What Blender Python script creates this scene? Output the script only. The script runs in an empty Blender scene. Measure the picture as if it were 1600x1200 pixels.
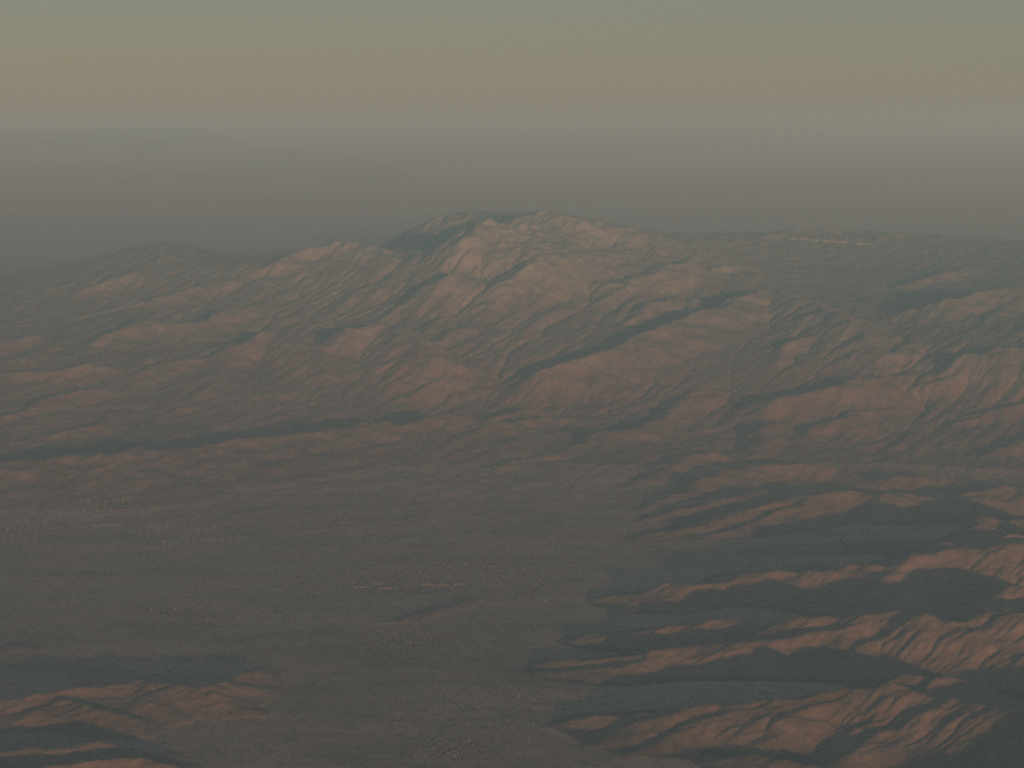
import bpy, math, random
import numpy as np

# ------------------------------------------------------------------ camera
CAM_Z = 4500.0
F = 4000.0                      # focal length in pixels of a 1600 px wide frame
HORIZON = 215.0                 # image row of the horizon (1600x1200 frame)
PITCH = math.atan((600.0 - HORIZON) / F)
SUN_EL = math.radians(4.2)      # low evening sun, behind the camera ...
SUN_AZ = math.radians(18.0)     # ... and a little to its right

scene = bpy.context.scene
COL = scene.collection
cam_data = bpy.data.cameras.new('camera')
cam_data.sensor_width = 36.0
cam_data.lens = 36.0 * F / 1600.0
cam_data.clip_start = 10.0
cam_data.clip_end = 600000.0
cam = bpy.data.objects.new('camera', cam_data)
COL.objects.link(cam)
cam.location = (0, 0, CAM_Z)
cam.rotation_euler = (math.pi / 2 - PITCH, 0, 0)
scene.camera = cam

# ------------------------------------------------------------------ sky and sun
SKY_STRENGTH = 0.066
SUN_STRENGTH = 5.0
world = bpy.data.worlds.new('World')
scene.world = world
world.use_nodes = True
wn = world.node_tree
wn.nodes.clear()
sky = wn.nodes.new('ShaderNodeTexSky')
sky.sky_type = 'NISHITA'
sky.sun_disc = False
sky.sun_elevation = SUN_EL
# sun stands at azimuth (from behind the camera, to the right): direction to the sun (sin, -cos)
sun_dir = (math.sin(SUN_AZ) * math.cos(SUN_EL), -math.cos(SUN_AZ) * math.cos(SUN_EL), math.sin(SUN_EL))
sky.sun_rotation = math.atan2(sun_dir[0], sun_dir[1])
sky.altitude = 1500
sky.air_density = 1.0
sky.dust_density = 1.2
sky.ozone_density = 1.0
tint = wn.nodes.new('ShaderNodeMix')
tint.data_type = 'RGBA'; tint.blend_type = 'MULTIPLY'
tint.inputs[0].default_value = 1.0
tint.inputs[7].default_value = (0.83, 0.85, 1.20, 1)   # white balance of the picture
bg = wn.nodes.new('ShaderNodeBackground')
bg.inputs['Strength'].default_value = SKY_STRENGTH
wo = wn.nodes.new('ShaderNodeOutputWorld')
wn.links.new(sky.outputs[0], tint.inputs[6])
wn.links.new(tint.outputs[2], bg.inputs['Color'])
wn.links.new(bg.outputs[0], wo.inputs['Surface'])

sd = bpy.data.lights.new('sun', 'SUN')
sd.energy = SUN_STRENGTH
sd.angle = math.radians(0.53)
sd.color = (0.96, 0.97, 0.70)
sun = bpy.data.objects.new('sun', sd)
COL.objects.link(sun)
from mathutils import Vector
sun.rotation_euler = Vector(sun_dir).to_track_quat('Z', 'Y').to_euler()
sun.location = (8000, -8000, 9000)

vs = scene.view_settings
vs.view_transform = 'Standard'
vs.look = 'None'
vs.exposure = 0.0
vs.gamma = 1.0
vs.use_curve_mapping = False
scene.cycles.use_denoising = False        # the photograph has a fine grain of its own
scene.cycles.pixel_filter_type = 'BLACKMAN_HARRIS'
scene.cycles.filter_width = 2.4
scene.cycles.volume_bounces = 0
scene.cycles.max_bounces = 6
scene.cycles.diffuse_bounces = 2
scene.cycles.use_adaptive_sampling = False

rng = np.random.default_rng(11)
random.seed(5)


def tag(o, label=None, category=None, group=None, kind=None):
    if label: o['label'] = label
    if category: o['category'] = category
    if group: o['group'] = group
    if kind: o['kind'] = kind
    return o


# ------------------------------------------------------------------ picture ray -> place on the ground
CP, SP = math.cos(PITCH), math.sin(PITCH)


def ray(px, py):
    """slope of the sight line: X and height change per metre of distance Y"""
    u = (px - 800.0) / F
    v = (600.0 - py) / F
    dy = CP + v * SP
    dz = -SP + v * CP
    return u / dy, dz / dy


def at_height(px, py, z):
    ux, uz = ray(px, py)
    Y = (z - CAM_Z) / uz
    return ux * Y, Y


# ------------------------------------------------------------------ terrain: broad relief from surveyed heights
DX = 40.0
X0, X1, Y0, Y1 = -15000.0, 15000.0, 12600.0, 63000.0
NX = int((X1 - X0) / DX) + 1
NY = int((Y1 - Y0) / DX) + 1
gx = X0 + DX * np.arange(NX)
gy = Y0 + DX * np.arange(NY)

BASE = [
    # valley edge and fan
    (0, 765, 115), (200, 765, 112), (400, 765, 108), (600, 765, 100), (800, 765, 92), (950, 755, 80),
    (-300, 765, 115), (-300, 800, 62), (0, 800, 62), (200, 800, 60), (400, 800, 58), (600, 800, 52), (800, 800, 44), (-300, 850, 18), (0, 850, 18), (200, 850, 18), (400, 850, 16), (600, 850, 12), (800, 850, 8), (0, 705, 240), (200, 705, 220), (400, 705, 190), (600, 705, 175), (800, 705, 180), (1000, 705, 220),
    (1150, 735, 120), (1300, 735, 120), (1450, 735, 130), (1600, 735, 150), (1900, 735, 200),
    (-300, 640, 480), (0, 640, 470), (200, 640, 450), (400, 640, 420), (700, 640, 360), (900, 640, 420), (1100, 640, 460),
    (1300, 640, 500), (1450, 640, 520), (1600, 640, 580), (1900, 640, 700),
    (-300, 580, 800), (0, 580, 800), (200, 580, 800), (400, 580, 760), (600, 590, 720), (800, 580, 800), (1000, 580, 850),
    (1200, 580, 880), (1400, 580, 950), (1600, 580, 1050), (1900, 580, 1150),
    (-300, 520, 1150), (0, 520, 1150), (200, 520, 1150), (400, 520, 1130), (600, 520, 1200), (800, 520, 1260), (1000, 520, 1270),
    (1200, 520, 1320), (1400, 520, 1340), (1600, 520, 1450), (1900, 520, 1550),
    (-300, 470, 1450), (0, 470, 1500), (200, 460, 1600), (400, 455, 1680), (600, 455, 1720), (750, 455, 1800), (900, 455, 1800),
    (1000, 460, 1720), (1200, 455, 1760), (1400, 460, 1650), (1600, 460, 1750), (1900, 460, 1850),
    (0, 445, 1650), (100, 422, 1850), (200, 390, 2200), (290, 372, 2450), (360, 395, 2200), (440, 400, 2200), (540, 382, 2450),
    (605, 402, 2250), (640, 392, 2330), (700, 385, 2500), (850, 385, 2540), (960, 390, 2400), (1060, 400, 2150), (1200, 418, 1880), (1400, 420, 1860),
    (1600, 410, 2000), (1900, 410, 2000),
    (608, 373, 2400), (645, 357, 2600), (685, 341, 2800), (740, 326, 3020), (800, 332, 3000), (850, 331, 3060), (900, 342, 2950), (960, 352, 2850), (1040, 372, 2600), (1120, 368, 2420),
    (1200, 363, 2370), (1320, 359, 2450), (1450, 368, 2350), (1600, 383, 2200), (1900, 390, 2100),
]
WORLD_PTS = []
for X in (-14000, -11000, -8000, -5000, -2000, 1000, 4000, 7000):
    for Y in (13000, 17000, 21000, 24500, 29000):
        if Y * 0.33 + 2500 > abs(X) and not (Y == 29000 and X < 2000):
            WORLD_PTS.append((X, Y, 0.0))
for X, Y, z in ((-2700, 51200, 1750), (-4000, 53800, 1500), (-5000, 52200, 1650), (-5800, 54500, 1250), (-7600, 55500, 1300), (-9800, 55000, 1250),
                (-4300, 50800, 1900), (-14500, 57000, 700), (-10000, 57000, 900), (-6000, 56500, 1100), (-3000, 57000, 1400), (0, 58000, 1700),
                (2500, 60000, 1900), (-14500, 62500, 500), (-8000, 62500, 600), (-2000, 63000, 900), (5000, 62500, 1900),
                (10000, 62000, 1900), (15000, 62000, 1700)):
    WORLD_PTS.append((X, Y, float(z)))
cp = []
for px, py, z in BASE:
    X, Y = at_height(px, py, z)
    cp.append((X, Y, z))
cp = np.array(cp + WORLD_PTS)


def rbf(points, cell):
    P = points[:, :2] / 1000.0
    n = len(P)
    D = np.sqrt(((P[:, None] - P[None]) ** 2).sum(-1))
    M = np.zeros((n + 1, n + 1))
    M[:n, :n] = D - 0.05 * np.eye(n)
    M[:n, n] = 1; M[n, :n] = 1
    rhs = np.append(points[:, 2], 0)
    w = np.linalg.solve(M, rhs)
    cx = np.arange(X0 - cell, X1 + 2 * cell, cell)
    cy = np.arange(Y0 - cell, Y1 + 2 * cell, cell)
    gxx, gyy = np.meshgrid(cx / 1000, cy / 1000)
    out = np.full(gxx.shape, w[n])
    for i in range(n):
        out += w[i] * np.sqrt((gxx - P[i, 0]) ** 2 + (gyy - P[i, 1]) ** 2)
    return cx, cy, out


def catmull(vals, src0, step, q, axis):
    t = (q - src0) / step
    i = np.clip(np.floor(t).astype(int), 1, vals.shape[axis] - 3)
    f = t - i
    w = [-.5 * f + f * f - .5 * f ** 3, 1 - 2.5 * f * f + 1.5 * f ** 3, .5 * f + 2 * f * f - 1.5 * f ** 3, -.5 * f * f + .5 * f ** 3]
    out = 0
    for k in range(4):
        v = np.take(vals, i - 1 + k, axis=axis)
        out = out + v * (w[k][:, None] if axis == 0 else w[k][None, :])
    return out


def resample(vals, x0, y0, step, qx, qy):
    return catmull(catmull(vals, y0, step, qy, 0), x0, step, qx, 1)


def blur(a, n):
    for _ in range(n):
        p = np.pad(a, 1, mode='edge')
        a = (p[:-2, 1:-1] + p[2:, 1:-1] + p[1:-1, :-2] + p[1:-1, 2:] + 4 * a) / 8
    return a


cx, cy, Bc = rbf(cp, 400.0)
Bc = blur(Bc, 1)
Bc = np.maximum(Bc, 0) + np.where(Bc < 0, 0, 0)
B = resample(Bc, cx[0], cy[0], 400.0, gx, gy)
B = np.maximum(B, 0)
XX, YY = np.meshgrid(gx, gy)


def fractal(ny, nx, dx, lam_max, lam_min, beta, seed, along=None, stretch=1.0):
    """band limited random relief (spectral synthesis), unit variance"""
    r = np.random.default_rng(seed)
    py, px_ = 1 << (ny - 1).bit_length(), 1 << (nx - 1).bit_length()
    fy = np.fft.fftfreq(py, dx)[:, None]
    fx = np.fft.rfftfreq(px_, dx)[None, :]
    if along is None:
        k = np.sqrt(fx * fx + fy * fy)
    else:                                   # drawn out along one direction (parallel spurs)
        ca, sa = math.cos(along), math.sin(along)
        k = np.sqrt(((fx * ca + fy * sa) * stretch) ** 2 + (-fx * sa + fy * ca) ** 2)
    k[0, 0] = 1
    amp = k ** (-beta / 2) * np.exp(-(1 / (k * lam_max)) ** 2) * np.exp(-(k * lam_min) ** 2)
    amp[0, 0] = 0
    ph = r.standard_normal((py, k.shape[1])) + 1j * r.standard_normal((py, k.shape[1]))
    f = np.fft.irfft2(ph * amp, s=(py, px_))[:ny, :nx]
    return f / f.std()


# ------------------------------------------------------------------ terrain: crest lines
# near ridges: (px, py, crest height); far ridges: polyline + relief above the broad slope
NEAR = {
 'right_front': [
  [(832,1136,8),(880,1125,60),(935,1115,120),(985,1112,150),(1040,1108,190),(1095,1102,260)],
  [(1000,1126,170),(1050,1117,220),(1095,1102,270),(1150,1099,320),(1200,1090,370),(1270,1087,410),(1330,1078,470),(1420,1073,530),(1470,1080,540),(1515,1090,560),(1600,1105,600),(1750,1120,700)],
  [(890,1172,0),(960,1142,80),(1010,1123,170)],
  [(985,1187,0),(1060,1150,120),(1120,1120,230),(1150,1099,320)],
  [(1200,1140,170),(1240,1112,300),(1275,1087,410)],
  [(1060,1197,10),(1110,1186,70),(1180,1176,130),(1250,1190,150),(1330,1200,200)],
  [(1408,1056,470),(1430,1048,520),(1447,1055,500),(1465,1049,525),(1480,1056,480)],
  [(1352,1132,240),(1400,1112,330),(1450,1097,420),(1480,1090,470),(1530,1097,480),(1560,1098,470)],
  [(1352,1157,200),(1390,1140,280),(1440,1127,350),(1520,1120,430),(1560,1105,470)],
 ],
 'right_second': [
  [(835,1038,25),(860,1029,90),(900,1027,130),(960,1027,150),(1000,1024,150),(1030,1018,190),(1060,1012,220)],
  [(803,1050,0),(850,1046,60),(930,1046,110),(990,1035,160),(1010,1020,220),(1060,1016,230),(1100,1005,290),(1150,1004,310),(1200,997,350),(1250,990,390),(1310,978,460),(1360,957,560),(1395,953,610),(1425,946,670),(1452,960,640),(1480,968,600),(1510,972,590),(1540,960,660),(1570,943,730),(1588,958,700),(1640,950,740),(1750,945,820)],
  [(1190,985,330),(1225,975,360),(1275,968,410),(1330,965,450),(1362,957,540)],
  [(1330,1015,280),(1400,985,450),(1452,960,630)],
  [(1450,1008,330),(1490,985,480),(1512,973,590)],
 ],
 'right_third': [
  [(885,1008,0),(900,1000,45),(940,990,110),(1000,982,180),(1060,975,230),(1110,965,300),(1150,963,320),(1180,974,200)],
  [(910,938,0),(945,932,70),(990,924,150),(1045,914,220),(1070,917,230),(1130,908,240),(1190,897,310),(1240,896,350),(1290,889,410),(1330,880,470),(1400,877,510),(1430,868,550),(1470,862,590),(1530,852,650),(1600,847,690),(1750,840,800)],
  [(1175,886,190),(1230,882,240),(1255,876,290),(1275,874,330),(1285,886,270)],
  [(945,956,0),(975,948,35),(1020,945,50),(1060,940,70)],
  [(1430,866,500),(1465,852,520),(1500,844,550),(1560,838,600),(1640,826,680)],
  [(1515,832,480),(1550,816,540),(1600,806,620),(1700,800,700)],
  [(1330,920,300),(1390,895,420),(1432,868,540)],
  [(1560,930,560),(1590,918,620),(1650,905,680)],
 ],
 'right_fourth': [
  [(975,804,0),(1015,792,60),(1045,781,110),(1072,771,160),(1107,751,230),(1150,743,260),(1187,736,280),(1225,735,280),(1300,741,250),(1355,756,190)],
  [(960,822,0),(1010,811,60),(1060,798,120),(1117,785,190),(1155,777,230),(1200,770,280)],
  [(940,853,0),(1000,840,40),(1060,827,90),(1120,812,160),(1175,795,250),(1230,779,330),(1285,770,380),(1345,766,410),(1385,776,380),(1430,772,380),(1490,777,350),(1540,775,330)],
  [(1120,835,60),(1180,815,160),(1235,795,260),(1270,773,360)],
  [(1370,758,200),(1420,750,270),(1480,750,290),(1515,758,260)],
  [(1497,771,300),(1560,765,360),(1640,770,370),(1750,770,380)],
  [(1015,868,5),(1045,862,40),(1090,860,60),(1125,858,50)],
  [(1200,853,90),(1260,850,120),(1330,845,140),(1415,838,150)],
  [(960,775,0),(1010,755,70),(1060,735,130),(1110,725,170)],
 ],
 'left': [
  [(-120,1090,150),(0,1087,150),(70,1085,150),(95,1081,155),(146,1071,165),(183,1060,170),(215,1057,165),(228,1066,160),(281,1064,175),(323,1064,175),(338,1060,160),(366,1054,120),(394,1047,60),(420,1047,25)],
  [(87,1092,160),(120,1098,150),(158,1109,130),(191,1120,90),(214,1129,60)],
  [(330,1064,170),(350,1085,110),(370,1098,60),(385,1104,20)],
  [(215,1060,160),(240,1085,120),(250,1110,70)],
  [(-60,1180,110),(51,1173,120),(93,1167,140),(146,1157,170),(180,1167,140),(214,1170,110),(247,1178,60),(262,1182,20)],
  [(-100,1192,150),(34,1191,160),(110,1193,150),(197,1185,150),(225,1184,140),(259,1191,110),(300,1205,60)],
  [(10,1010,10),(30,1003,35),(48,1006,30),(65,1012,5)],
  [(-120,1010,60),(-40,1006,50),(10,1012,20)],
 ],
 'centre': [
  [(598,973,2),(640,960,26),(690,946,36),(728,930,10)],
 ],
}
FAR = [
 # (relief, points) -- left mountains
 (120,[(120,450),(150,443),(190,428),(215,422),(240,426)]), (70,[(205,423),(270,396),(300,384),(342,366)]),
 (100,[(215,470),(250,463),(290,454),(320,442),(352,428)]), (160,[(140,524),(200,508),(232,498),(270,503),(320,501),(347,488),(402,463)]),
 (110,[(-40,540),(0,531),(40,523),(72,515)]), (90,[(-40,585),(0,580),(50,579),(75,582),(105,573),(140,567),(182,571)]),
 (45,[(0,564),(45,558),(65,544),(107,523)]), (80,[(200,591),(240,573),(282,558),(346,552)]), (60,[(205,573),(232,559),(275,547),(322,540)]),
 (80,[(-40,655),(0,648),(50,639),(62,631),(100,616),(142,607),(172,590)]), (45,[(8,669),(30,658),(80,649),(132,630)]),
 (60,[(60,678),(110,671),(150,663),(186,641),(205,643),(228,650)]), (45,[(245,651),(270,638),(312,632)]), (50,[(290,626),(320,606),(352,582)]),
 (45,[(190,615),(215,598),(245,585)]),
 # the long scarp
 (110,[(104,723),(122,716),(138,712),(152,716),(168,723)]), (28,[(70,753),(100,746),(137,738)]), (28,[(70,740),(115,731),(168,724)]), (24,[(95,766),(130,759),(172,752)]),
 # centre left facets
 (120,[(400,414),(440,403),(470,391),(505,383),(540,376),(572,384),(612,402)]), (180,[(352,548),(380,528),(420,519),(460,526),(492,546),(522,569)]),
 (70,[(442,494),(482,480)]), (110,[(535,468),(556,458),(582,446),(617,426)]), (230,[(506,512),(540,516),(600,505),(640,530),(682,556),(704,567)]),
 (80,[(592,499),(626,480),(652,462)]), (70,[(665,513),(700,496),(732,478)]), (70,[(678,537),(710,516),(742,500)]),
 (60,[(470,585),(500,575),(535,568)]), (60,[(500,597),(530,585),(560,572)]), (70,[(425,560),(450,566),(480,568)]),
 # main peak
 (250,[(668,440),(690,436),(712,430),(738,420)]), (240,[(697,394),(720,376),(746,352),(766,345),(784,352)]),
 (210,[(755,470),(780,446),(810,426),(842,414),(868,420)]), (60,[(765,484),(800,461),(838,440)]), (60,[(778,503),(805,482),(852,456)]),
 (60,[(640,358),(675,341),(700,336),(740,323),(785,331)]), (130,[(800,338),(818,336),(836,331),(870,333),(902,346),(938,361)]),
 (50,[(770,374),(800,352),(818,338)]), (60,[(700,416),(740,398),(790,372),(830,355)]), (60,[(820,510),(850,490),(900,478)]),
 # right of the peak
 (160,[(946,457),(975,441),(1020,424),(1060,410),(1080,397)]), (80,[(962,489),(1000,461),(1020,446),(1067,422)]),
 (110,[(985,491),(1010,478),(1045,465),(1066,460),(1082,476)]),
 (210,[(815,588),(850,577),(905,563),(940,549),(1000,523),(1050,506),(1080,493),(1120,481),(1150,468),(1188,456),(1215,452),(1262,470),(1302,484),(1340,510),(1372,550)]),
 (50,[(900,578),(940,569),(1002,560)]), (40,[(755,737),(800,718),(870,707),(915,692),(945,685)]), (100,[(915,684),(940,675),(1000,668),(1040,646),(1070,622),(1122,611)]),
 (70,[(1055,622),(1090,613),(1125,606)]), (110,[(1218,553),(1240,531),(1272,517)]), (70,[(1233,572),(1282,545)]),
 (190,[(1176,622),(1210,621),(1240,619),(1280,612),(1320,600),(1360,590),(1422,569)]), (110,[(1180,694),(1197,664),(1217,648)]),
 (110,[(1248,674),(1300,656),(1350,641),(1402,628)]), (110,[(1374,562),(1400,541),(1432,513)]), (60,[(1308,496),(1347,478)]),
 (140,[(1455,572),(1500,561),(1550,549),(1640,535)]), (90,[(1408,604),(1470,591),(1502,580)]), (90,[(1543,492),(1580,471),(1640,455)]),
 (90,[(1488,652),(1540,641),(1575,631),(1640,618)]), (60,[(1400,691),(1432,670)]), (80,[(1538,702),(1600,681),(1660,672)]),
 (200,[(1415,471),(1470,468),(1530,456),(1600,446),(1680,438)]), (110,[(1420,436),(1480,424),(1530,412)]),
 (70,[(1190,470),(1245,462),(1300,468)]), (60,[(1095,434),(1130,415),(1170,418),(1205,450)]),
 (50,[(1190,367),(1250,360),(1320,357),(1370,366)]), (60,[(1365,372),(1390,362),(1430,360),(1470,370)]),
 # centre front
 (110,[(625,615),(660,603),(700,592),(750,576)]), (90,[(750,647),(800,641),(842,635)]), (80,[(783,674),(810,656),(850,649),(892,648)]),
 (40,[(468,714),(527,690)]), (50,[(700,632),(740,612),(780,600)]), (40,[(600,705),(650,692)]),
]


def solve_crest(px, py, r):
    ux, uz = ray(px, py)
    Ys = np.arange(13000.0, 62800.0, 60.0)
    fi = np.clip(((Ys - Y0) / DX).astype(int), 0, NY - 1)
    xi = np.clip(((ux * Ys - X0) / DX).astype(int), 0, NX - 1)
    hz = CAM_Z + uz * Ys
    hit = np.nonzero(hz <= B[fi, xi] + r)[0]
    if len(hit) == 0:
        return None
    Y = Ys[hit[0]]
    return ux * Y, Y, r


# gentle wandering of crest lines and spurs
WX = fractal(NY, NX, DX, 1800, 250, 3.4, 21) * 55
WY = fractal(NY, NX, DX, 1800, 250, 3.4, 22) * 55
RV = fractal(NY, NX, DX, 2500, 300, 3.0, 23)


def add_ridge(R, pts, wn_k, wf_k, wmin, power):
    pts = np.array(pts, float)
    if len(pts) < 2:
        return
    seg_r = pts[:, 2].max()
    wmax = max(wn_k, wf_k) * seg_r + wmin + 200
    i0 = max(int((pts[:, 0].min() - wmax - X0) / DX), 0); i1 = min(int((pts[:, 0].max() + wmax - X0) / DX) + 2, NX)
    j0 = max(int((pts[:, 1].min() - wmax - Y0) / DX), 0); j1 = min(int((pts[:, 1].max() + wmax - Y0) / DX) + 2, NY)
    if i1 <= i0 or j1 <= j0:
        return
    px = XX[j0:j1, i0:i1] + WX[j0:j1, i0:i1]
    py = YY[j0:j1, i0:i1] + WY[j0:j1, i0:i1]
    best = R[j0:j1, i0:i1]
    for a, b in zip(pts[:-1], pts[1:]):
        dx, dy = b[0] - a[0], b[1] - a[1]
        L2 = dx * dx + dy * dy + 1e-6
        t = np.clip(((px - a[0]) * dx + (py - a[1]) * dy) / L2, 0, 1)
        ex = px - (a[0] + t * dx); ey = py - (a[1] + t * dy)
        d = np.sqrt(ex * ex + ey * ey)
        r = a[2] + t * (b[2] - a[2])
        # which side faces the viewer (smaller Y)
        c = -ey / (d + 30)
        k = wf_k + (wn_k - wf_k) * (0.5 + 0.5 * c)
        w = k * r + wmin
        prof = np.clip(1 - d / w, 0, 1) ** power
        np.maximum(best, r * prof, out=best)
    R[j0:j1, i0:i1] = best


groups = {}
for g, lines in NEAR.items():
    Rg = np.zeros((NY, NX))
    for ln in lines:
        q = 0.60 if g.startswith('right') else 1.0
        add_ridge(Rg, [(*at_height(px, py, z * q), z * q) for px, py, z in ln], 2.7, 2.0, 110.0, 1.15)
    groups[g] = Rg
# the high ground just below the frame on the right, whose shadow fills the corner
Rg = np.zeros((NY, NX))
add_ridge(Rg, [(2600, 14600, 100), (3300, 14700, 210), (4300, 14800, 440), (5200, 14900, 660), (6500, 14800, 760)], 2.6, 2.2, 150.0, 1.2)
add_ridge(Rg, [(4700, 17900, 330), (5200, 18300, 400), (6400, 18800, 450)], 2.6, 2.2, 150.0, 1.2)
groups['right_front'] = np.maximum(groups['right_front'], Rg)
Rfar = np.zeros((NY, NX))
for r, ln in FAR:
    pts = [solve_crest(px, py, r * 1.4) for px, py in ln]
    pts = [p for p in pts if p]
    if len(pts) > 1:
        n = len(pts)
        pts = [(p[0], p[1], p[2] * (0.45 if i in (0, n - 1) else 1.0)) for i, p in enumerate(pts)]
        # drop jumps (a sight line that slips past a crest)
        keep = [pts[0]]
        for p in pts[1:]:
            if abs(p[1] - keep[-1][1]) < 3500:
                keep.append(p)
        add_ridge(Rfar, [(a, b, c) for a, b, c in keep], 3.6, 1.7, 60.0, 1.15)
SCARP = [(-60,727),(0,722),(60,719),(92,717),(115,712),(135,708),(160,714),(178,719),(190,706),(215,699),(237,704),(300,697),(360,688),(420,682),(500,672),(560,664),(620,659),(690,650),(735,653)]
_p = [solve_crest(px, py, 270) for px, py in SCARP]
add_ridge(Rfar, [p for p in _p if p], 10.0, 1.25, 60.0, 1.6)
Rnear = np.zeros((NY, NX))
for Rg in groups.values():
    np.maximum(Rnear, Rg, out=Rnear)
R = np.maximum(Rnear, Rfar)
REL = np.clip((B + R) / 220.0, 0, 1)
H = B + R * (1 + 0.06 * RV)
FARW = np.clip((YY - 28000) / 4000, 0, 1)
SPUR_F = fractal(NY, NX, DX, 900, 130, 3.0, 31, math.radians(62), 3.5)
SPUR_N = fractal(NY, NX, DX, 500, 90, 2.4, 32, math.radians(38), 4.0)
# one broad, little-dissected slope right of centre
_c = solve_crest(1140, 565, 60)
CALM = 1 - 0.75 * np.exp(-((XX - _c[0]) / 1100) ** 2 - ((YY - _c[1]) / 2600) ** 2)
H += REL * CALM * (FARW * SPUR_F * 8 + (1 - FARW) * SPUR_N * 9 + fractal(NY, NX, DX, 1500, 160, 3.4, 34) * 5)
H += np.clip((B - 2000) / 600, 0, 1) * fractal(NY, NX, DX, 700, 120, 2.6, 35) * 16
H += fractal(NY, NX, DX, 6000, 500, 3.2, 33) * 2.0 + (YY - 22000) * 0.0004


# ------------------------------------------------------------------ running water cuts the valleys
def erode(z, dx, k, m, iters, strength):
    ny, nx = z.shape
    N = ny * nx
    ids = np.arange(N).reshape(ny, nx)
    offs = [(-1, -1), (-1, 0), (-1, 1), (0, -1), (0, 1), (1, -1), (1, 0), (1, 1)]
    z = z.copy()
    for it in range(iters):
        for _ in range(3):                                   # lift single pits
            p = np.pad(z, 1, mode='edge')
            mn = np.full_like(z, 1e9)
            for oy, ox in offs:
                np.minimum(mn, p[1 + oy:1 + oy + ny, 1 + ox:1 + ox + nx], out=mn)
            z[1:-1, 1:-1] = np.maximum(z, mn + 0.05)[1:-1, 1:-1]
        best = np.zeros_like(z); rec = ids.copy(); dist = np.full_like(z, dx)
        p = np.pad(z, 1, constant_values=1e9)
        for oy, ox in offs:
            L = dx * math.hypot(oy, ox)
            s = (z - p[1 + oy:1 + oy + ny, 1 + ox:1 + ox + nx]) / L
            b = s > best
            best[b] = s[b]; rec[b] = ids[b] + oy * nx + ox; dist[b] = L
        rec[0] = ids[0]; rec[-1] = ids[-1]; rec[:, 0] = ids[:, 0]; rec[:, -1] = ids[:, -1]
        rec = rec.ravel(); dist = dist.ravel()
        depth = (rec != np.arange(N)).astype(np.int32)
        r = rec.copy()
        while True:
            add = depth[r]
            if not add.any():
                break
            depth += add
            r = r[r]
        order = np.argsort(depth, kind='stable')
        mx = int(depth.max())
        bounds = np.searchsorted(depth[order], np.arange(mx + 2))
        A = np.full(N, dx * dx)
        for l in range(mx, 0, -1):
            i = order[bounds[l]:bounds[l + 1]]
            np.add.at(A, rec[i], A[i])
        f = k * A ** m / dist * strength.ravel()
        zf = z.ravel()
        for l in range(1, mx + 1):
            i = order[bounds[l]:bounds[l + 1]]
            zf[i] = (zf[i] + f[i] * zf[rec[i]]) / (1 + f[i])
        z = zf.reshape(ny, nx)
        # creep on the slopes
        p = np.pad(z, 1, mode='edge')
        lap = p[:-2, 1:-1] + p[2:, 1:-1] + p[1:-1, :-2] + p[1:-1, 2:] - 4 * z
        z = z + 0.05 * lap
    return z


ER = np.clip((H - 8) / 110.0, 0, 1) * CALM
H = erode(H, DX, 0.04, 0.45, 6, ER)

# ------------------------------------------------------------------ near country at twice the detail
DN = 20.0
YS = 30200.0                                     # the two sheets meet out on the flat valley floor
nxa, nxb = -9600.0, 9600.0
nx_ = np.arange(nxa, nxb + 1, DN)
ny_ = np.arange(Y0, YS + 1, DN)
HN = resample(H, X0, Y0, DX, nx_, ny_)
RN = np.clip((HN - 8) / 90.0, 0, 1)
HN = HN + RN * fractal(len(ny_), len(nx_), DN, 260, 45, 2.2, 41, math.radians(38), 2.4) * 5
HN = erode(HN, DN, 0.08, 0.45, 6, RN)
HN += RN * fractal(len(ny_), len(nx_), DN, 160, 40, 2.4, 42) * 1.2
# far country, resampled finer and cut once more
DF = 30.0
fx_ = np.arange(-15000.0, 15001.0, DF)
fy_ = YS + DF * np.arange(int((62800 - YS) / DF))
HF = resample(H, X0, Y0, DX, fx_, fy_)
RF = np.clip((HF - 20) / 200.0, 0, 1) * resample(CALM, X0, Y0, DX, fx_, fy_)
HF = HF + RF * fractal(len(fy_), len(fx_), DF, 350, 65, 2.2, 44, math.radians(62), 2.2) * 4
HF = erode(HF, DF, 0.07, 0.45, 5, RF)
HF += RF * fractal(len(fy_), len(fx_), DF, 220, 60, 2.4, 43) * 1.8
HF[0] = np.interp(fx_, nx_, HN[-1], left=HF[0, 0], right=HF[0, -1])


def height(X, Y):
    if Y < YS and nxa < X < nxb:
        g, x0, y0, s = HN, nxa, Y0, DN
    else:
        g, x0, y0, s = HF, fx_[0], YS, DF
    tx = (X - x0) / s; ty = (Y - y0) / s
    i = min(max(int(tx), 0), g.shape[1] - 2); j = min(max(int(ty), 0), g.shape[0] - 2)
    a, b = tx - i, ty - j
    return float((g[j, i] * (1 - a) + g[j, i + 1] * a) * (1 - b) + (g[j + 1, i] * (1 - a) + g[j + 1, i + 1] * a) * b)


def ground_at(px, py):
    ux, uz = ray(px, py)
    lo = None
    Y = 13000.0
    while Y < 62000:
        if CAM_Z + uz * Y <= height(ux * Y, Y):
            lo = Y - 50
            break
        Y += 50
    if lo is None:
        return None
    a, b = lo, lo + 50
    for _ in range(12):
        m_ = (a + b) / 2
        if CAM_Z + uz * m_ <= height(ux * m_, m_): b = m_
        else: a = m_
    return Vector((ux * b, b, height(ux * b, b)))


# ------------------------------------------------------------------ materials
def new_mat(name, rough=0.9):
    m = bpy.data.materials.new(name)
    m.use_nodes = True
    nt = m.node_tree
    b = nt.nodes['Principled BSDF']
    b.inputs['Roughness'].default_value = rough
    b.inputs['Specular IOR Level'].default_value = 0.15
    return m, nt, b


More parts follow.
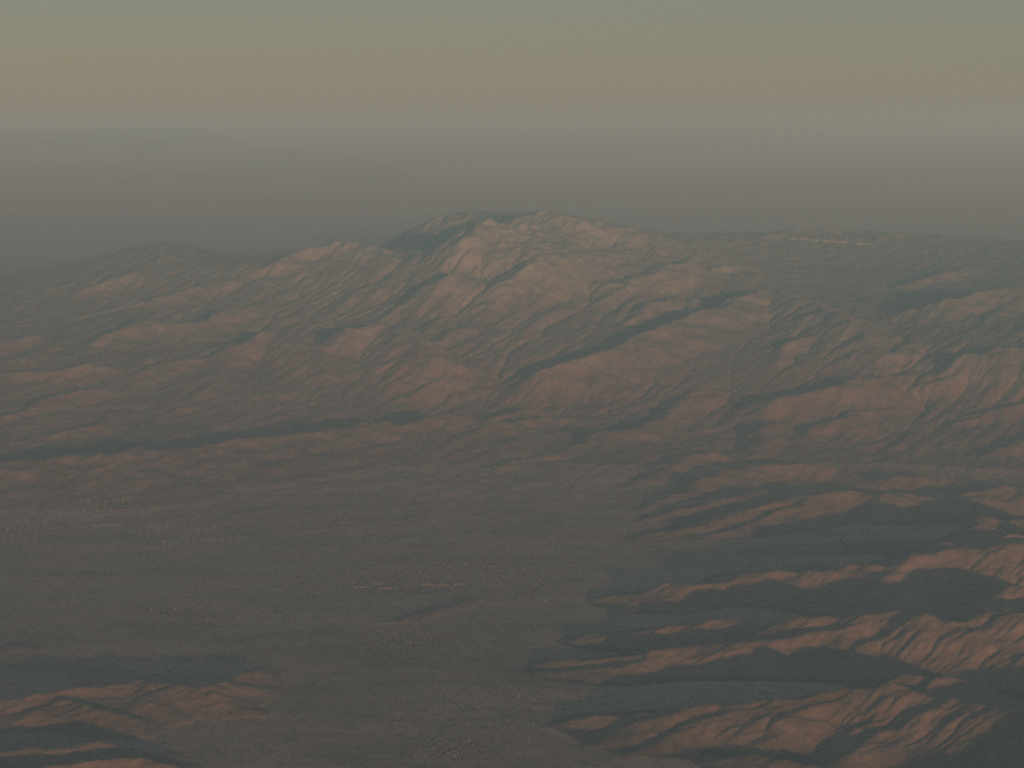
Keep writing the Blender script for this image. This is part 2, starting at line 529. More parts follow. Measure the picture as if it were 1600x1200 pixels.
def plain(name, col, rough=0.8):
    m, nt, b = new_mat(name, rough)
    tc = nt.nodes.new('ShaderNodeTexCoord')
    n = nt.nodes.new('ShaderNodeTexNoise'); n.inputs['Scale'].default_value = 0.3
    r = nt.nodes.new('ShaderNodeValToRGB')
    r.color_ramp.elements[0].color = (*[c * 0.85 for c in col], 1)
    r.color_ramp.elements[1].color = (*[min(1, c * 1.1) for c in col], 1)
    nt.links.new(tc.outputs['Object'], n.inputs['Vector'])
    nt.links.new(n.outputs['Fac'], r.inputs['Fac'])
    nt.links.new(r.outputs['Color'], b.inputs['Base Color'])
    return m


def noise(nt, scale, detail=6, rough=0.6, stretch=(1, 1, 1), off=0.0):
    g = nt.nodes.new('ShaderNodeNewGeometry')
    mp = nt.nodes.new('ShaderNodeMapping')
    mp.inputs['Scale'].default_value = stretch
    mp.inputs['Location'].default_value = (off, off * .7, 0)
    n = nt.nodes.new('ShaderNodeTexNoise')
    n.inputs['Scale'].default_value = scale
    n.inputs['Detail'].default_value = detail
    n.inputs['Roughness'].default_value = rough
    nt.links.new(g.outputs['Position'], mp.inputs['Vector'])
    nt.links.new(mp.outputs[0], n.inputs['Vector'])
    return n.outputs['Fac']


def ramp(nt, fac, stops):
    r = nt.nodes.new('ShaderNodeValToRGB')
    e = r.color_ramp.elements
    while len(e) < len(stops): e.new(0.5)
    for el, (p, c) in zip(e, stops):
        el.position = p
        el.color = (*c, 1) if len(c) == 3 else c
    nt.links.new(fac, r.inputs['Fac'])
    return r.outputs['Color']


def mix(nt, fac, a, b, mode='MIX'):
    n = nt.nodes.new('ShaderNodeMix'); n.data_type = 'RGBA'; n.blend_type = mode
    for s, v in ((n.inputs[0], fac), (n.inputs[6], a), (n.inputs[7], b)):
        if hasattr(v, 'is_linked') or hasattr(v, 'links'):
            nt.links.new(v, s)
        else:
            s.default_value = v
    return n.outputs[2]


def rock_material(name, dark, mid, light, scrub, cover=0.0):
    """bare rock where it is steep, thin grey scrub cover on the gentler ground"""
    m, nt, b = new_mat(name, 0.95)
    c = ramp(nt, noise(nt, 1 / 900, 8, 0.62), [(0.30, dark), (0.5, mid), (0.68, light)])
    c2 = ramp(nt, noise(nt, 1 / 120, 6, 0.7, off=300), [(0.35, (0.80, 0.80, 0.80)), (0.65, (1.14, 1.14, 1.14))])
    c = mix(nt, 1.0, c, c2, 'MULTIPLY')
    s = ramp(nt, noise(nt, 1 / 45, 4, 0.75, off=700), [(0.54, (0, 0, 0)), (0.66, (1, 1, 1))])
    f = nt.nodes.new('ShaderNodeMath'); f.operation = 'MULTIPLY'; f.inputs[1].default_value = 0.5
    nt.links.new(s, f.inputs[0])
    c = mix(nt, f.outputs[0], c, (*scrub, 1))
    if cover > 0:
        g = nt.nodes.new('ShaderNodeNewGeometry')
        sp = nt.nodes.new('ShaderNodeSeparateXYZ')
        nt.links.new(g.outputs['Normal'], sp.inputs[0])
        wob = nt.nodes.new('ShaderNodeMath'); wob.operation = 'MULTIPLY_ADD'
        wob.inputs[1].default_value = 0.16; wob.inputs[2].default_value = -0.08
        nt.links.new(noise(nt, 1 / 1500, 7, 0.6, off=1500), wob.inputs[0])
        su = nt.nodes.new('ShaderNodeMath'); su.operation = 'ADD'
        nt.links.new(sp.outputs[2], su.inputs[0]); nt.links.new(wob.outputs[0], su.inputs[1])
        k = ramp(nt, su.outputs[0], [(0.86, (0, 0, 0)), (0.96, (cover, cover, cover))])
        c = mix(nt, k, c, (*[v * 1.35 for v in scrub], 1))
    nt.links.new(c, b.inputs['Base Color'])
    bp = nt.nodes.new('ShaderNodeBump')
    bp.inputs['Strength'].default_value = 0.6
    bp.inputs['Distance'].default_value = 22.0
    nt.links.new(noise(nt, 1 / 110, 8, 0.68, off=50), bp.inputs['Height'])
    nt.links.new(bp.outputs[0], b.inputs['Normal'])
    return m


M_ROCK = rock_material('desert_rock', (0.23, 0.175, 0.13), (0.31, 0.235, 0.175), (0.38, 0.295, 0.225), (0.14, 0.12, 0.095))
M_GRANITE = rock_material('granite_slope', (0.25, 0.21, 0.165), (0.315, 0.265, 0.205), (0.41, 0.35, 0.275), (0.155, 0.145, 0.12), 0.6)
M_CANYON_SHADE = rock_material('canyon_shade_tone', (0.16, 0.14, 0.125), (0.19, 0.165, 0.145), (0.23, 0.20, 0.175), (0.10, 0.10, 0.085))  # shade put into the colour: darkens the shadowed floors between the right ridges


def valley_material():
    m, nt, b = new_mat('desert_floor', 0.95)
    c = ramp(nt, noise(nt, 1 / 2600, 7, 0.6, (0.7, 1, 1)), [(0.32, (0.41, 0.31, 0.225)), (0.5, (0.50, 0.38, 0.275)), (0.68, (0.56, 0.435, 0.31))])
    wash = ramp(nt, noise(nt, 1 / 700, 7, 0.62, (0.6, 1, 1), 900), [(0.36, (0.70, 0.73, 0.75)), (0.52, (1, 1, 1)), (0.66, (1.15, 1.12, 1.1))])
    c = mix(nt, 1.0, c, wash, 'MULTIPLY')
    s = ramp(nt, noise(nt, 1 / 130, 5, 0.75, (0.9, 1, 1), 400), [(0.5, (0, 0, 0)), (0.64, (1, 1, 1))])
    f = nt.nodes.new('ShaderNodeMath'); f.operation = 'MULTIPLY'; f.inputs[1].default_value = 0.6
    nt.links.new(s, f.inputs[0])
    c = mix(nt, f.outputs[0], c, (0.12, 0.10, 0.08, 1))
    nt.links.new(c, b.inputs['Base Color'])
    bp = nt.nodes.new('ShaderNodeBump')
    bp.inputs['Strength'].default_value = 0.35
    bp.inputs['Distance'].default_value = 4.0
    nt.links.new(noise(nt, 1 / 160, 6, 0.65, off=77), bp.inputs['Height'])
    nt.links.new(bp.outputs[0], b.inputs['Normal'])
    return m


M_FLOOR = valley_material()

# ------------------------------------------------------------------ terrain meshes
def grid_normals(g, s):
    dy, dx = np.gradient(g, s)
    n = np.stack([-dx, -dy, np.ones_like(g)], -1)
    return n / np.linalg.norm(n, axis=-1, keepdims=True)


def sheet(name, xs, ys, g, nrm, fmask, mat, label):
    """one piece of the land: the cells of the grid where fmask is true"""
    ny, nx = g.shape
    jj, ii = np.nonzero(fmask)
    a = jj * nx + ii
    quads = np.stack([a, a + 1, a + nx + 1, a + nx], 1)
    used, inv = np.unique(quads, return_inverse=True)
    inv = inv.reshape(-1, 4)
    vy, vx = np.divmod(used, nx)
    co = np.stack([xs[vx], ys[vy], g[vy, vx]], 1).astype(np.float32)
    me = bpy.data.meshes.new(name)
    nq = len(quads)
    me.vertices.add(len(used)); me.vertices.foreach_set('co', co.ravel())
    me.loops.add(nq * 4); me.loops.foreach_set('vertex_index', inv.ravel().astype(np.int32))
    me.polygons.add(nq)
    me.polygons.foreach_set('loop_start', np.arange(0, nq * 4, 4, dtype=np.int32))
    me.polygons.foreach_set('loop_total', np.full(nq, 4, np.int32))
    me.update(calc_edges=True)
    me.polygons.foreach_set('use_smooth', np.ones(nq, bool))
    me.normals_split_custom_set_from_vertices(nrm[vy, vx].astype(np.float32))
    me.materials.append(mat)
    o = bpy.data.objects.new(name, me)
    COL.objects.link(o)
    return tag(o, label, None, None, 'structure')


def cells(a):
    return 0.25 * (a[:-1, :-1] + a[1:, :-1] + a[:-1, 1:] + a[1:, 1:])


def near_field(a):
    return cells(resample(a, X0, Y0, DX, nx_, ny_))


NN = grid_normals(HN, DN)
cxn, cyn = np.meshgrid(nx_[:-1] + DN / 2, ny_[:-1] + DN / 2)
view_n = np.abs(cxn) < cyn * 0.255 + 1500
infl = {g: near_field(a) for g, a in groups.items()}
names = list(infl)
stack = np.stack([infl[n] for n in names])
win = stack.argmax(0)
top = stack.max(0)
LABEL_N = {
    'right_front': ('foothill_ridge', 'nearest sunlit brown ridge at lower right with deep shadow around it'),
    'right_second': ('foothill_ridge', 'long brown spurred ridge, second from the front on the right'),
    'right_third': ('foothill_ridge', 'brown ridge with ragged crest, third from the front on the right'),
    'right_fourth': ('foothill_ridge', 'farthest of the right foothill ridges, below the pale mountain foot'),
    'left': ('low_hills', 'low sunlit brown hills at the bottom left with a dark shadow behind'),
    'centre': ('low_hill', 'tiny lone hill on the valley floor beside the town'),
}
done = np.zeros_like(view_n)
for k, n in enumerate(names):
    msk = view_n & (win == k) & (top > 6)
    done |= msk
    nm, lb = LABEL_N[n]
    sheet(nm, nx_, ny_, HN, NN, msk, M_ROCK, lb)
canyon_shade = view_n & ~done & (near_field(blur(sum(a for g, a in groups.items() if g.startswith('right')), 90)) > 7)  # low ground around the right ridges that takes the painted-in shade
done |= canyon_shade
sheet('shaded_canyon_floor', nx_, ny_, HN, NN, canyon_shade, M_CANYON_SHADE, 'floors of the canyons between the right ridges, coloured dark to deepen their shadow')
sheet('valley_floor', nx_, ny_, HN, NN, view_n & ~done, M_FLOOR, 'flat grey desert valley floor scattered with houses')

NF = grid_normals(HF, DF)
cxf, cyf = np.meshgrid(fx_[:-1] + DF / 2, fy_[:-1] + DF / 2)
view_f = np.abs(cxf) < cyf * 0.222 + 800
def far_field(a):
    return cells(resample(a, X0, Y0, DX, fx_, fy_))


Bf = far_field(B)
Rn4 = far_field(groups['right_fourth'])
floor_f = (Bf < 150) & (Rn4 < 6) & (far_field(Rfar) < 20)
foot_f = (Rn4 >= 6) & ~floor_f & (Bf < 250)
scarp_f = ~floor_f & ~foot_f & (Bf + far_field(RV) * 170 < 900)
peak_f = ~floor_f & ~foot_f & ~scarp_f & (cxf > -2600) & (cxf < 3100)
left_f = ~floor_f & ~foot_f & ~scarp_f & (cxf <= -2600)
right_f = ~floor_f & ~foot_f & ~scarp_f & (cxf >= 3100)
sheet('desert_fan', fx_, fy_, HF, NF, view_f & floor_f, M_FLOOR, 'far edge of the desert floor below the mountain front')
sheet('foothill_ridge', fx_, fy_, HF, NF, view_f & foot_f, M_ROCK, 'back slopes of the farthest right foothill ridge')
sheet('mountain_front', fx_, fy_, HF, NF, view_f & scarp_f, M_ROCK, 'low brown mountain front cut by one long dark scarp')
sheet('mountain_peak', fx_, fy_, HF, NF, view_f & peak_f, M_GRANITE, 'highest hazy mountain with sunlit orange summit facets')
sheet('mountain_range', fx_, fy_, HF, NF, view_f & left_f, M_GRANITE, 'hazy bluish mountains stepping down to the left of the peak')
sheet('mountain_plateau', fx_, fy_, HF, NF, view_f & right_f, M_GRANITE, 'broad hazy mountainside and flat plateau right of the peak')

# the land all round, out to the horizon, below the detailed sheets
def ground_sheet():
    e = 250000.0
    me = bpy.data.meshes.new('ground')
    v = [(-e, -50000, -25), (e, -50000, -25), (e, e, -25), (-e, e, -25)]
    me.from_pydata(v, [], [(0, 1, 2, 3)])
    me.materials.append(M_FLOOR)
    o = bpy.data.objects.new('ground', me)
    COL.objects.link(o)
    tag(o, 'desert ground running out under the haze to the horizon', kind='structure')


ground_sheet()


# the far massif that shows faintly through the haze at upper left
def far_range():
    s = 600.0
    xs = np.arange(-70000, 8400, s); ys = np.arange(146000, 186000, s)
    X, Y = np.meshgrid(xs, ys)
    prof = [(-300, 208), (0, 203), (150, 198), (280, 196), (340, 199), (400, 226), (480, 232), (560, 240), (640, 268), (720, 310), (850, 340), (1000, 345)]
    D = 165000.0
    crest = np.interp(800 + F * X / D, [p[0] for p in prof], [CAM_Z - (p[1] - HORIZON) / F * D for p in prof])
    crest = np.where(X > 0.01 * D, np.clip(crest - (X - 0.01 * D) * 0.25, 0, None), crest)
    d = np.abs(Y - D - 2000 * np.sin(X / 8000))
    h = np.maximum(crest, 0) * np.clip(1 - d / 17000, 0, 1) ** 0.9
    nz = fractal(len(ys), len(xs), s, 9000, 1300, 3.2, 77)
    h = h * (1 - 0.01 * (1 + nz)) + np.clip(h / 2000, 0, 1) * np.minimum(d / 3500, 1) * nz * 200
    h = erode(h, s, 0.02, 0.45, 3, np.clip(h / 600, 0, 1)) - 22
    return sheet('distant_mountains', xs, ys, h, grid_normals(h, s), np.ones((len(ys) - 1, len(xs) - 1), bool), M_GRANITE,
                 'faint far mountain outline almost lost in haze at upper left')


far_range()

# ------------------------------------------------------------------ haze
def haze():
    me = bpy.data.meshes.new('haze')
    x, y0_, y1_, z0, z1 = 255000.0, -55000.0, 255000.0, -40.0, 5450.0
    v = [(-x, y0_, z0), (x, y0_, z0), (x, y1_, z0), (-x, y1_, z0), (-x, y0_, z1), (x, y0_, z1), (x, y1_, z1), (-x, y1_, z1)]
    f = [(0, 3, 2, 1), (4, 5, 6, 7), (0, 1, 5, 4), (1, 2, 6, 5), (2, 3, 7, 6), (3, 0, 4, 7)]
    me.from_pydata(v, [], f)
    m = bpy.data.materials.new('haze_air'); m.use_nodes = True
    nt = m.node_tree; nt.nodes.clear()
    out = nt.nodes.new('ShaderNodeOutputMaterial')
    pv = nt.nodes.new('ShaderNodeVolumePrincipled')
    pv.inputs['Color'].default_value = (0.50, 0.84, 0.96, 1)
    pv.inputs['Absorption Color'].default_value = (1, 1, 1, 1)
    pv.inputs['Density'].default_value = 2.6e-5
    pv.inputs['Anisotropy'].default_value = 0.17
    nt.links.new(pv.outputs[0], out.inputs['Volume'])
    me.materials.append(m)
    o = bpy.data.objects.new('haze', me)
    COL.objects.link(o)
    tag(o, 'thin evening haze filling the air over valley and mountains', kind='stuff')


haze()


# ------------------------------------------------------------------ helpers for small things
def mesh_from(name, verts, faces, mats, mat_index=None, smooth=False):
    me = bpy.data.meshes.new(name)
    me.from_pydata(verts, [], faces)
    for m in mats:
        me.materials.append(m)
    if mat_index:
        me.polygons.foreach_set('material_index', mat_index)
    if smooth:
        me.polygons.foreach_set('use_smooth', [True] * len(me.polygons))
    me.update()
    return me


def add(name, me, parent=None, loc=(0, 0, 0), rot=(0, 0, 0)):
    o = bpy.data.objects.new(name, me)
    COL.objects.link(o)
    o.location = loc
    o.rotation_euler = rot
    if parent:
        o.parent = parent
    return o


def heights(X, Y):
    out = np.zeros(len(X))
    for g, x0, y0, st, sel in ((HN, nxa, Y0, DN, Y < YS - 1), (HF, fx_[0], YS, DF, Y >= YS - 1)):
        tx = np.clip((X[sel] - x0) / st, 0, g.shape[1] - 1.01); ty = np.clip((Y[sel] - y0) / st, 0, g.shape[0] - 1.01)
        i = tx.astype(int); j = ty.astype(int); a = tx - i; b = ty - j
        out[sel] = (g[j, i] * (1 - a) + g[j, i + 1] * a) * (1 - b) + (g[j + 1, i] * (1 - a) + g[j + 1, i + 1] * a) * b
    return out


M_WHITE = plain('white_paint', (0.36, 0.35, 0.32), 0.5)
M_BLADE = plain('blade_white', (0.5, 0.5, 0.48), 0.5)
M_GREY = plain('nacelle_grey', (0.55, 0.55, 0.54), 0.5)
M_WALLS = [plain('stucco_cream', (0.40, 0.35, 0.27)), plain('stucco_white', (0.58, 0.53, 0.45)), plain('stucco_tan', (0.28, 0.23, 0.175))]
M_ROOFS = [plain('roof_tile', (0.27, 0.19, 0.14)), plain('roof_pale', (0.60, 0.57, 0.52)), plain('roof_grey', (0.28, 0.27, 0.26))]
M_METAL = plain('warehouse_metal', (0.40, 0.35, 0.28), 0.45)
M_SCRUB = plain('scrub', (0.075, 0.08, 0.05))
M_CLIFF = rock_material('pale_rock', (0.40, 0.37, 0.33), (0.48, 0.45, 0.41), (0.55, 0.52, 0.47), (0.32, 0.30, 0.27))


# ------------------------------------------------------------------ wind turbines
def ring(r, z, n):
    return [(r * math.cos(2 * math.pi * k / n), r * math.sin(2 * math.pi * k / n), z) for k in range(n)]


def tower_mesh():
    n = 10
    levels = [(2.0, 0), (1.9, 2), (1.6, 30), (1.2, 64)]
    v = []
    for r, z in levels:
        v += ring(r, z, n)
    f = []
    for l in range(len(levels) - 1):
        for k in range(n):
            a, b = l * n + k, l * n + (k + 1) % n
            f.append((a, b, b + n, a + n))
    f.append(tuple(range((len(levels) - 1) * n, len(levels) * n)))
    return mesh_from('tower', v, f, [M_WHITE], smooth=True)


def nacelle_mesh():
    secs = [(-3.2, 1.3), (-2.4, 1.9), (3.5, 2.0), (6.2, 1.6), (7.0, 1.0)]
    v, f = [], []
    for y, h in secs:
        v += [(-h, y, 64.2), (h, y, 64.2), (h, y, 64.2 + 2 * h), (-h, y, 64.2 + 2 * h)]
    for l in range(len(secs) - 1):
        for k in range(4):
            a, b = l * 4 + k, l * 4 + (k + 1) % 4
            f.append((a, b, b + 4, a + 4))
    f += [(3, 2, 1, 0), tuple(range(len(v) - 4, len(v)))]
    return mesh_from('nacelle', v, f, [M_GREY])


def hub_mesh():
    n = 8
    v, f = [], []
    for r, y in ((1.3, 0.0), (1.5, -1.0), (1.1, -2.2)):
        v += [(r * math.cos(2 * math.pi * k / n), y, r * math.sin(2 * math.pi * k / n)) for k in range(n)]
    for l in range(2):
        for k in range(n):
            a, b = l * n + k, l * n + (k + 1) % n
            f.append((a, b, b + n, a + n))
    v.append((0, -2.9, 0))
    for k in range(n):
        f.append((2 * n + k, 2 * n + (k + 1) % n, len(v) - 1))
    f.append(tuple(range(n - 1, -1, -1)))
    return mesh_from('hub', v, f, [M_WHITE], smooth=True)


def blade_mesh():
    secs = [(0.8, 1.1, 0.5, 0.3), (4.0, 2.6, 0.45, 0.35), (10, 2.2, 0.32, 0.22), (18, 1.5, 0.22, 0.12), (25, 0.9, 0.14, 0.05), (28, 0.25, 0.06, 0.0)]
    v, f = [], []
    for z, c, t, tw in secs:
        for dx, dy in ((-0.35 * c, 0), (0.1 * c, -t), (0.65 * c, 0), (0.1 * c, t)):
            v.append((dx * math.cos(tw) - dy * math.sin(tw), dx * math.sin(tw) + dy * math.cos(tw), z))
    for l in range(len(secs) - 1):
        for k in range(4):
            a, b = l * 4 + k, l * 4 + (k + 1) % 4
            f.append((a, b, b + 4, a + 4))
    f += [(3, 2, 1, 0), tuple(range(len(v) - 4, len(v)))]
    return mesh_from('blade', v, f, [M_BLADE])


TM, NM, HM, BM = tower_mesh(), nacelle_mesh(), hub_mesh(), blade_mesh()
TURBINES = [
    ('back row of wind turbines', 'slender white wind turbine in the back row nearest the mountain foot', 792,
     [(102, 792), (115, 792), (127, 791), (139, 792), (153, 792), (165, 791), (178, 791), (192, 791), (204, 793)]),
    ('second row of wind turbines', 'slender white wind turbine in the row just in front of the back row', 805,
     [(114, 806), (122, 805), (131, 806), (143, 804), (152, 805), (162, 804), (174, 803), (216, 798), (235, 806), (250, 807)]),
    ('left group of wind turbines', 'slender white wind turbine in the loose group at the left edge', 830,
     [(12, 834), (18, 846), (30, 842), (42, 820), (54, 823), (71, 824), (41, 850), (52, 852), (56, 848), (5, 852)]),
    ('middle cluster of wind turbines', 'slender white wind turbine in the middle cluster right of the white sheds', 838,
     [(220, 841), (231, 842), (242, 836), (248, 835), (262, 831), (297, 840), (310, 837), (322, 834), (335, 832)]),
    ('front row of wind turbines', 'slender white wind turbine in the frontmost right row on the valley floor', 853,
     [(256, 856), (267, 856), (279, 855), (291, 854), (304, 854), (317, 852), (327, 851), (335, 851), (347, 850), (360, 850), (372, 848)]),
    ('upper left wind turbines', 'slender white wind turbine in the small group farthest up the left fan', 744,
     [(30, 745), (36, 745), (42, 744), (50, 746)]),
]
for grp, lab, _, spots in TURBINES:
    for px, py in spots:
        p = ground_at(px, py)
        if p is None:
            continue
        t = bpy.data.objects.new('wind_turbine', None)
        COL.objects.link(t)
        t.location = (p.x, p.y, p.z - 1.0)
        t.rotation_euler = (0, 0, math.radians(random.uniform(8, 24)))
        t.empty_display_size = 20
        sc_ = random.uniform(0.94, 1.06)
        t.scale = (sc_, sc_, sc_)
        tag(t, lab, 'wind turbine', grp)
        add('tower', TM, t)
        add('nacelle', NM, t)
        hb = add('hub', HM, t, (0, -3.2, 66.1))
        ph = random.uniform(0, 2 * math.pi / 3)
        for k in range(3):
            add('blade', BM, t, (0, -4.3, 66.1), (0, ph + 2 * math.pi * k / 3, 0))


# ------------------------------------------------------------------ houses of the valley towns
def house_mesh(L, W, Hh, roof, wi, ri):
    a, b = L / 2, W / 2
    v = [(-a, -b, -3), (a, -b, -3), (a, b, -3), (-a, b, -3), (-a, -b, Hh), (a, -b, Hh), (a, b, Hh), (-a, b, Hh)]
    f = [(0, 1, 5, 4), (1, 2, 6, 5), (2, 3, 7, 6), (3, 0, 4, 7)]
    mi = [0] * 4
    o = 0.8
    if roof > 0:
        n = len(v)
        v += [(-a - o, -b - o, Hh - .1), (a + o, -b - o, Hh - .1), (a + o, b + o, Hh - .1), (-a - o, b + o, Hh - .1), (-a - o, 0, Hh + roof), (a + o, 0, Hh + roof)]
        f += [(n, n + 1, n + 5, n + 4), (n + 2, n + 3, n + 4, n + 5), (n + 3, n, n + 4), (n + 1, n + 2, n + 5), (n + 3, n + 2, n + 1, n)]
        mi += [1] * 5
    else:
        n = len(v)
        p = 0.5
        v += [(-a + p, -b + p, Hh), (a - p, -b + p, Hh), (a - p, b - p, Hh), (-a + p, b - p, Hh)]
        v += [(x, y, Hh - 0.6) for x, y, _ in v[n:n + 4]]
        f += [(4, 5, n + 1, n), (5, 6, n + 2, n + 1), (6, 7, n + 3, n + 2), (7, 4, n, n + 3),
              (n, n + 1, n + 5, n + 4), (n + 1, n + 2, n + 6, n + 5), (n + 2, n + 3, n + 7, n + 6), (n + 3, n, n + 4, n + 7), (n + 4, n + 5, n + 6, n + 7)]
        mi += [0] * 8 + [1]
    return mesh_from('house', v, f, [M_WALLS[wi], M_ROOFS[ri]], mi)


HOUSES = [house_mesh(15, 10, 3.2, 1.6, 0, 0), house_mesh(17, 11, 3.6, 1.8, 1, 1), house_mesh(14, 14, 3.4, 0, 0, 1), house_mesh(22, 12, 3.8, 0, 0, 1),
          house_mesh(16, 10, 3.2, 1.6, 2, 2), house_mesh(13, 10, 3.2, 1.6, 2, 0), house_mesh(24, 12, 4.2, 1.6, 1, 2)]
CLUSTERS = [
    # centre, spread, number, group, label
    ((650, 898), (85, 14), 70, 'houses of the central town', 'tiny pale house in the dense town at the middle of the valley'),
    ((825, 905), (70, 22), 60, 'houses of the town by the ridge foot', 'tiny pale house in the settlement beside the shadowed ridge ends'),
    ((880, 842), (60, 5), 26, 'houses below the right mountain foot', 'tiny pale house in the thin line below the right mountain foot'),
    ((630, 861), (35, 3), 14, 'houses in the small hamlet behind town', 'tiny pale house in the small hamlet just behind the central town'),
    ((525, 816), (18, 4), 10, 'houses in the far middle hamlet', 'tiny pale house in the far hamlet at the mountain foot'),
    ((640, 1000), (60, 8), 34, 'houses south of the lone hill', 'tiny pale house on the open floor in front of the lone hill'),
    ((290, 960), (60, 7), 18, 'houses above the left hills', 'tiny pale house in the scatter behind the low left hills'),
    ((705, 1168), (36, 8), 26, 'houses at the bottom of the valley', 'tiny pale house in the cluster at the bottom of the valley'),
    ((770, 1105), (55, 26), 30, 'scattered houses near the front ridge', 'tiny pale house scattered left of the nearest right ridge'),
]
for (cx_, cy_), (sx, sy), n, grp, lab in CLUSTERS:
    k = 0
    while k < n:
        px, py = random.gauss(cx_, sx * 0.8), random.gauss(cy_, sy * 0.9)
        if not (5 < py < 1195):
            continue
        p = ground_at(px, py)
        k += 1
        if p is None or p.z > 110:
            continue
        o = add('house', random.choice(HOUSES), None, (p.x, p.y, p.z), (0, 0, random.choice((0, math.pi / 2)) + random.gauss(0.15, 0.06)))
        tag(o, lab, 'house', grp)


def warehouse_mesh(L, W, Hh):
    """long shed with a low ridge and a row of raised roof ribs"""
    a, b = L / 2, W / 2
    v = [(-a, -b, -4), (a, -b, -4), (a, b, -4), (-a, b, -4), (-a, -b, Hh), (a, -b, Hh), (a, b, Hh), (-a, b, Hh), (-a, 0, Hh + 3), (a, 0, Hh + 3)]
    f = [(0, 1, 5, 4), (1, 2, 6, 9, 5), (2, 3, 7, 6), (3, 0, 4, 8, 7), (4, 5, 9, 8), (6, 7, 8, 9)]
    return mesh_from('wall', v, f, [M_METAL])


SHEDS = [((562, 918), 130, 'long pale shed, leftmost of the bright sheds in the central town'),
         ((591, 912), 110, 'pale shed standing highest of the bright sheds in the central town'),
         ((602, 919), 150, 'longest bright pale shed in the front of the central town'),
         ((668, 914), 140, 'pale shed in the middle of the central town street'),
         ((692, 914), 120, 'pale shed near the right end of the central town street'),
         ((715, 913), 90, 'short pale shed at the right end of the central town street'),
         ((770, 885), 80, 'bright shed standing above the settlement by the ridge foot'),
         ((837, 913), 60, 'pale shed inside the settlement beside the ridge ends')]
for (px, py), L, lab in SHEDS:
    p = ground_at(px, py)
    r = bpy.data.objects.new('warehouse', None); COL.objects.link(r)
    r.location = p; r.rotation_euler = (0, 0, random.gauss(0, 0.06))
    tag(r, lab, 'warehouse', 'long pale sheds in the town')
    add('wall', warehouse_mesh(L, 34, 4.5), r)
    for k in range(int(L / 22)):
        x = -L / 2 + 11 + 22 * k
        me = mesh_from('roof_vent', [(x - 3, -2, 7.2), (x + 3, -2, 7.2), (x + 3, 2, 7.2), (x - 3, 2, 7.2), (x - 3, -2, 9.5), (x + 3, -2, 9.5), (x + 3, 2, 9.5), (x - 3, 2, 9.5)],
                       [(0, 1, 5, 4), (1, 2, 6, 5), (2, 3, 7, 6), (3, 0, 4, 7), (4, 5, 6, 7)], [M_GREY])
        add('roof_vent', me, r)

SM = house_mesh(16, 10, 5, 2, 1, 1)
for k in range(12):
    p = ground_at(147 + 3.9 * k + random.uniform(-0.6, 0.6), 821.5 - 0.12 * k)
    o = add('shed', SM, None, p, (0, 0, random.gauss(0, 0.1)))
    tag(o, 'small white shed in the short bright row among the wind turbines', 'shed', 'row of white sheds')


# ------------------------------------------------------------------ pale cliff line on the plateau
def cliff():
    root = bpy.data.objects.new('cliff', None); COL.objects.link(root)
    pts = [(1212, 373.0), (1222, 373.5), (1230, 374), (1238, 374), (1244, 373.5), (1252, 374.5), (1266, 375), (1280, 376), (1286, 376.5), (1300, 377.5), (1314, 378.5), (1324, 379), (1340, 380.5), (1352, 381.5), (1362, 382)]
    P = [ground_at(*q) for q in pts]
    gaps = {1, 7, 11}
    first = P[0].copy()
    root.location = first
    for i in range(len(P) - 1):
        if i in gaps:
            continue
        a, b = P[i] - first, P[i + 1] - first
        n = 6
        v, f = [], []
        for k in range(n + 1):
            q = a.lerp(b, k / n)
            zz = height(q.x + first.x, q.y + first.y) - first.z
            top_ = 17 + random.uniform(-6, 6) * (0.4 if k in (0, n) else 1)
            j = random.uniform(-10, 10)
            v += [(q.x, q.y + j - 18, zz - 12), (q.x, q.y + j - 4, zz + top_ * 0.6), (q.x, q.y + j, zz + top_), (q.x, q.y + j + 45, zz + top_ - 3), (q.x, q.y + j + 70, zz - 15)]
        for k in range(n):
            for m_ in range(4):
                c = k * 5 + m_
                f.append((c, c + 5, c + 6, c + 1))
        add('rock_face', mesh_from('rock_face', v, f, [M_CLIFF]), root)
    tag(root, 'thin broken white cliff line on the far plateau below the skyline', 'cliff')


cliff()


# ------------------------------------------------------------------ the rest of the towns, too small to pick apart
def town_mass():
    V, F_ = [], []
    for (cx_, cy_), (sx, sy), n, grp, lab in CLUSTERS:
        for _ in range(n * (4 if cy_ > 980 else 9)):
            px, py = random.gauss(cx_, sx * 1.15), random.gauss(cy_, sy * 1.2)
            if py > 1198:
                continue
            X, Y = at_height(px, py, 8.0)
            z = height(X, Y)
            if z > 110 or Y > 33000:
                continue
            L, W, Hh = random.uniform(5, 9), random.uniform(4, 6), random.uniform(2.6, 4)
            r = random.gauss(0.15, 0.05) + random.choice((0, math.pi / 2))
            c, sn = math.cos(r), math.sin(r)
            b = len(V)
            for zz in (-2, Hh):
                for dx, dy in ((-L, -W), (L, -W), (L, W), (-L, W)):
                    V.append((X + dx * c - dy * sn, Y + dx * sn + dy * c, z + zz))
            V += [(X - L * c, Y - L * sn, z + Hh + 1.6), (X + L * c, Y + L * sn, z + Hh + 1.6)]
            F_ += [(b, b + 1, b + 5, b + 4), (b + 1, b + 2, b + 6, b + 9, b + 5), (b + 2, b + 3, b + 7, b + 6), (b + 3, b, b + 4, b + 8, b + 7),
                   (b + 4, b + 5, b + 9, b + 8), (b + 6, b + 7, b + 8, b + 9)]
    o = add('town_houses', mesh_from('town_houses', V, F_, [M_ROOFS[0]]))
    tag(o, 'faint mass of tiny tan houses filling out the valley towns', kind='stuff')


town_mass()


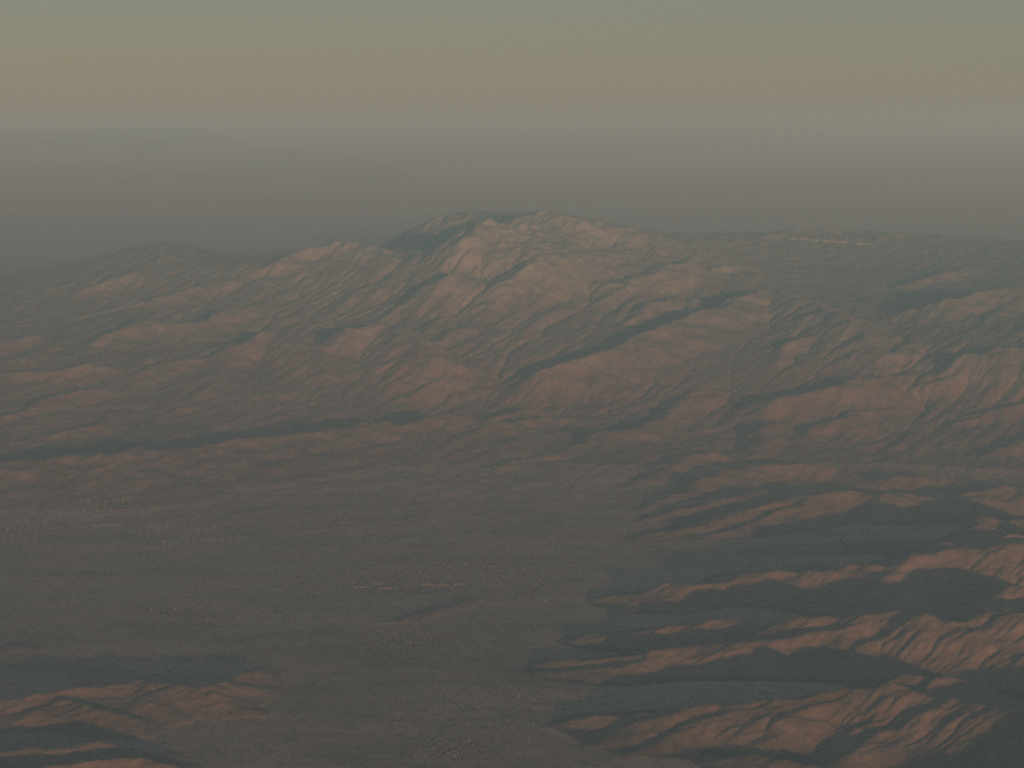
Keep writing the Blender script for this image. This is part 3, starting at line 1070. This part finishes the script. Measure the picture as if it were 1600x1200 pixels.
# ------------------------------------------------------------------ scrub on the valley floor
def scrub():
    n = 60000
    Y = 13500 + (31500 - 13500) * np.sqrt(rng.random(n))
    X = (rng.random(n) * 2 - 1) * (Y * 0.21 + 300)
    dens = fractal(256, 256, 100.0, 6000, 400, 2.6, 91)
    dn = dens[((Y - 13000) / 20000 * 255).astype(int) % 256, ((X + 9000) / 18000 * 255).astype(int) % 256]
    keep = rng.random(n) < np.clip(0.35 + 0.33 * dn, 0.03, 1)
    X, Y = X[keep], Y[keep]
    tx, ty = [], []
    for (cx_, cy_), (sx, sy), m_, grp, lab in CLUSTERS:          # trees stand thicker round the houses
        for _ in range(m_ * 14):
            q = at_height(random.gauss(cx_, sx * 1.2), min(random.gauss(cy_, sy * 1.3), 1230), 5.0)
            if q[1] < 33000:
                tx.append(q[0]); ty.append(q[1])
    X = np.append(X, tx); Y = np.append(Y, ty)
    z = heights(X, Y)
    k = z < 120
    X, Y, z = X[k], Y[k], z[k]
    n = len(X)
    r = 3.5 + 7 * rng.random(n) ** 2
    hgt = 1.8 + 2.6 * rng.random(n)
    m = 5
    ang = 2 * np.pi * np.arange(m) / m
    jit = 0.7 + 0.6 * rng.random((n, m))
    base = np.stack([X[:, None] + r[:, None] * jit * np.cos(ang), Y[:, None] + r[:, None] * jit * np.sin(ang), np.repeat((z - 0.6)[:, None], m, 1)], -1)
    mid = np.stack([X[:, None] + 0.75 * r[:, None] * jit * np.cos(ang + .3), Y[:, None] + 0.75 * r[:, None] * jit * np.sin(ang + .3), (z + hgt * 0.75)[:, None] + 0 * jit], -1)
    apex = np.stack([X, Y, z + hgt], -1)[:, None]
    V = np.concatenate([base, mid, apex], 1).reshape(-1, 3).astype(np.float32)
    o = (np.arange(n) * (2 * m + 1))[:, None]
    tris = []
    for q in range(m):
        w = (q + 1) % m
        tris += [(q, w, m + w), (q, m + w, m + q), (m + q, m + w, 2 * m)]
    T = (o[:, :, None] + np.array(tris)[None]).reshape(-1, 3).astype(np.int32)
    me = bpy.data.meshes.new('desert_scrub')
    me.vertices.add(len(V)); me.vertices.foreach_set('co', V.ravel())
    me.loops.add(len(T) * 3); me.loops.foreach_set('vertex_index', T.ravel())
    me.polygons.add(len(T))
    me.polygons.foreach_set('loop_start', np.arange(0, len(T) * 3, 3, dtype=np.int32))
    me.polygons.foreach_set('loop_total', np.full(len(T), 3, np.int32))
    me.update(calc_edges=True)
    me.materials.append(M_SCRUB)
    ob = add('desert_scrub', me)
    tag(ob, 'dark low desert scrub sprinkled over the valley floor', kind='stuff')


scrub()
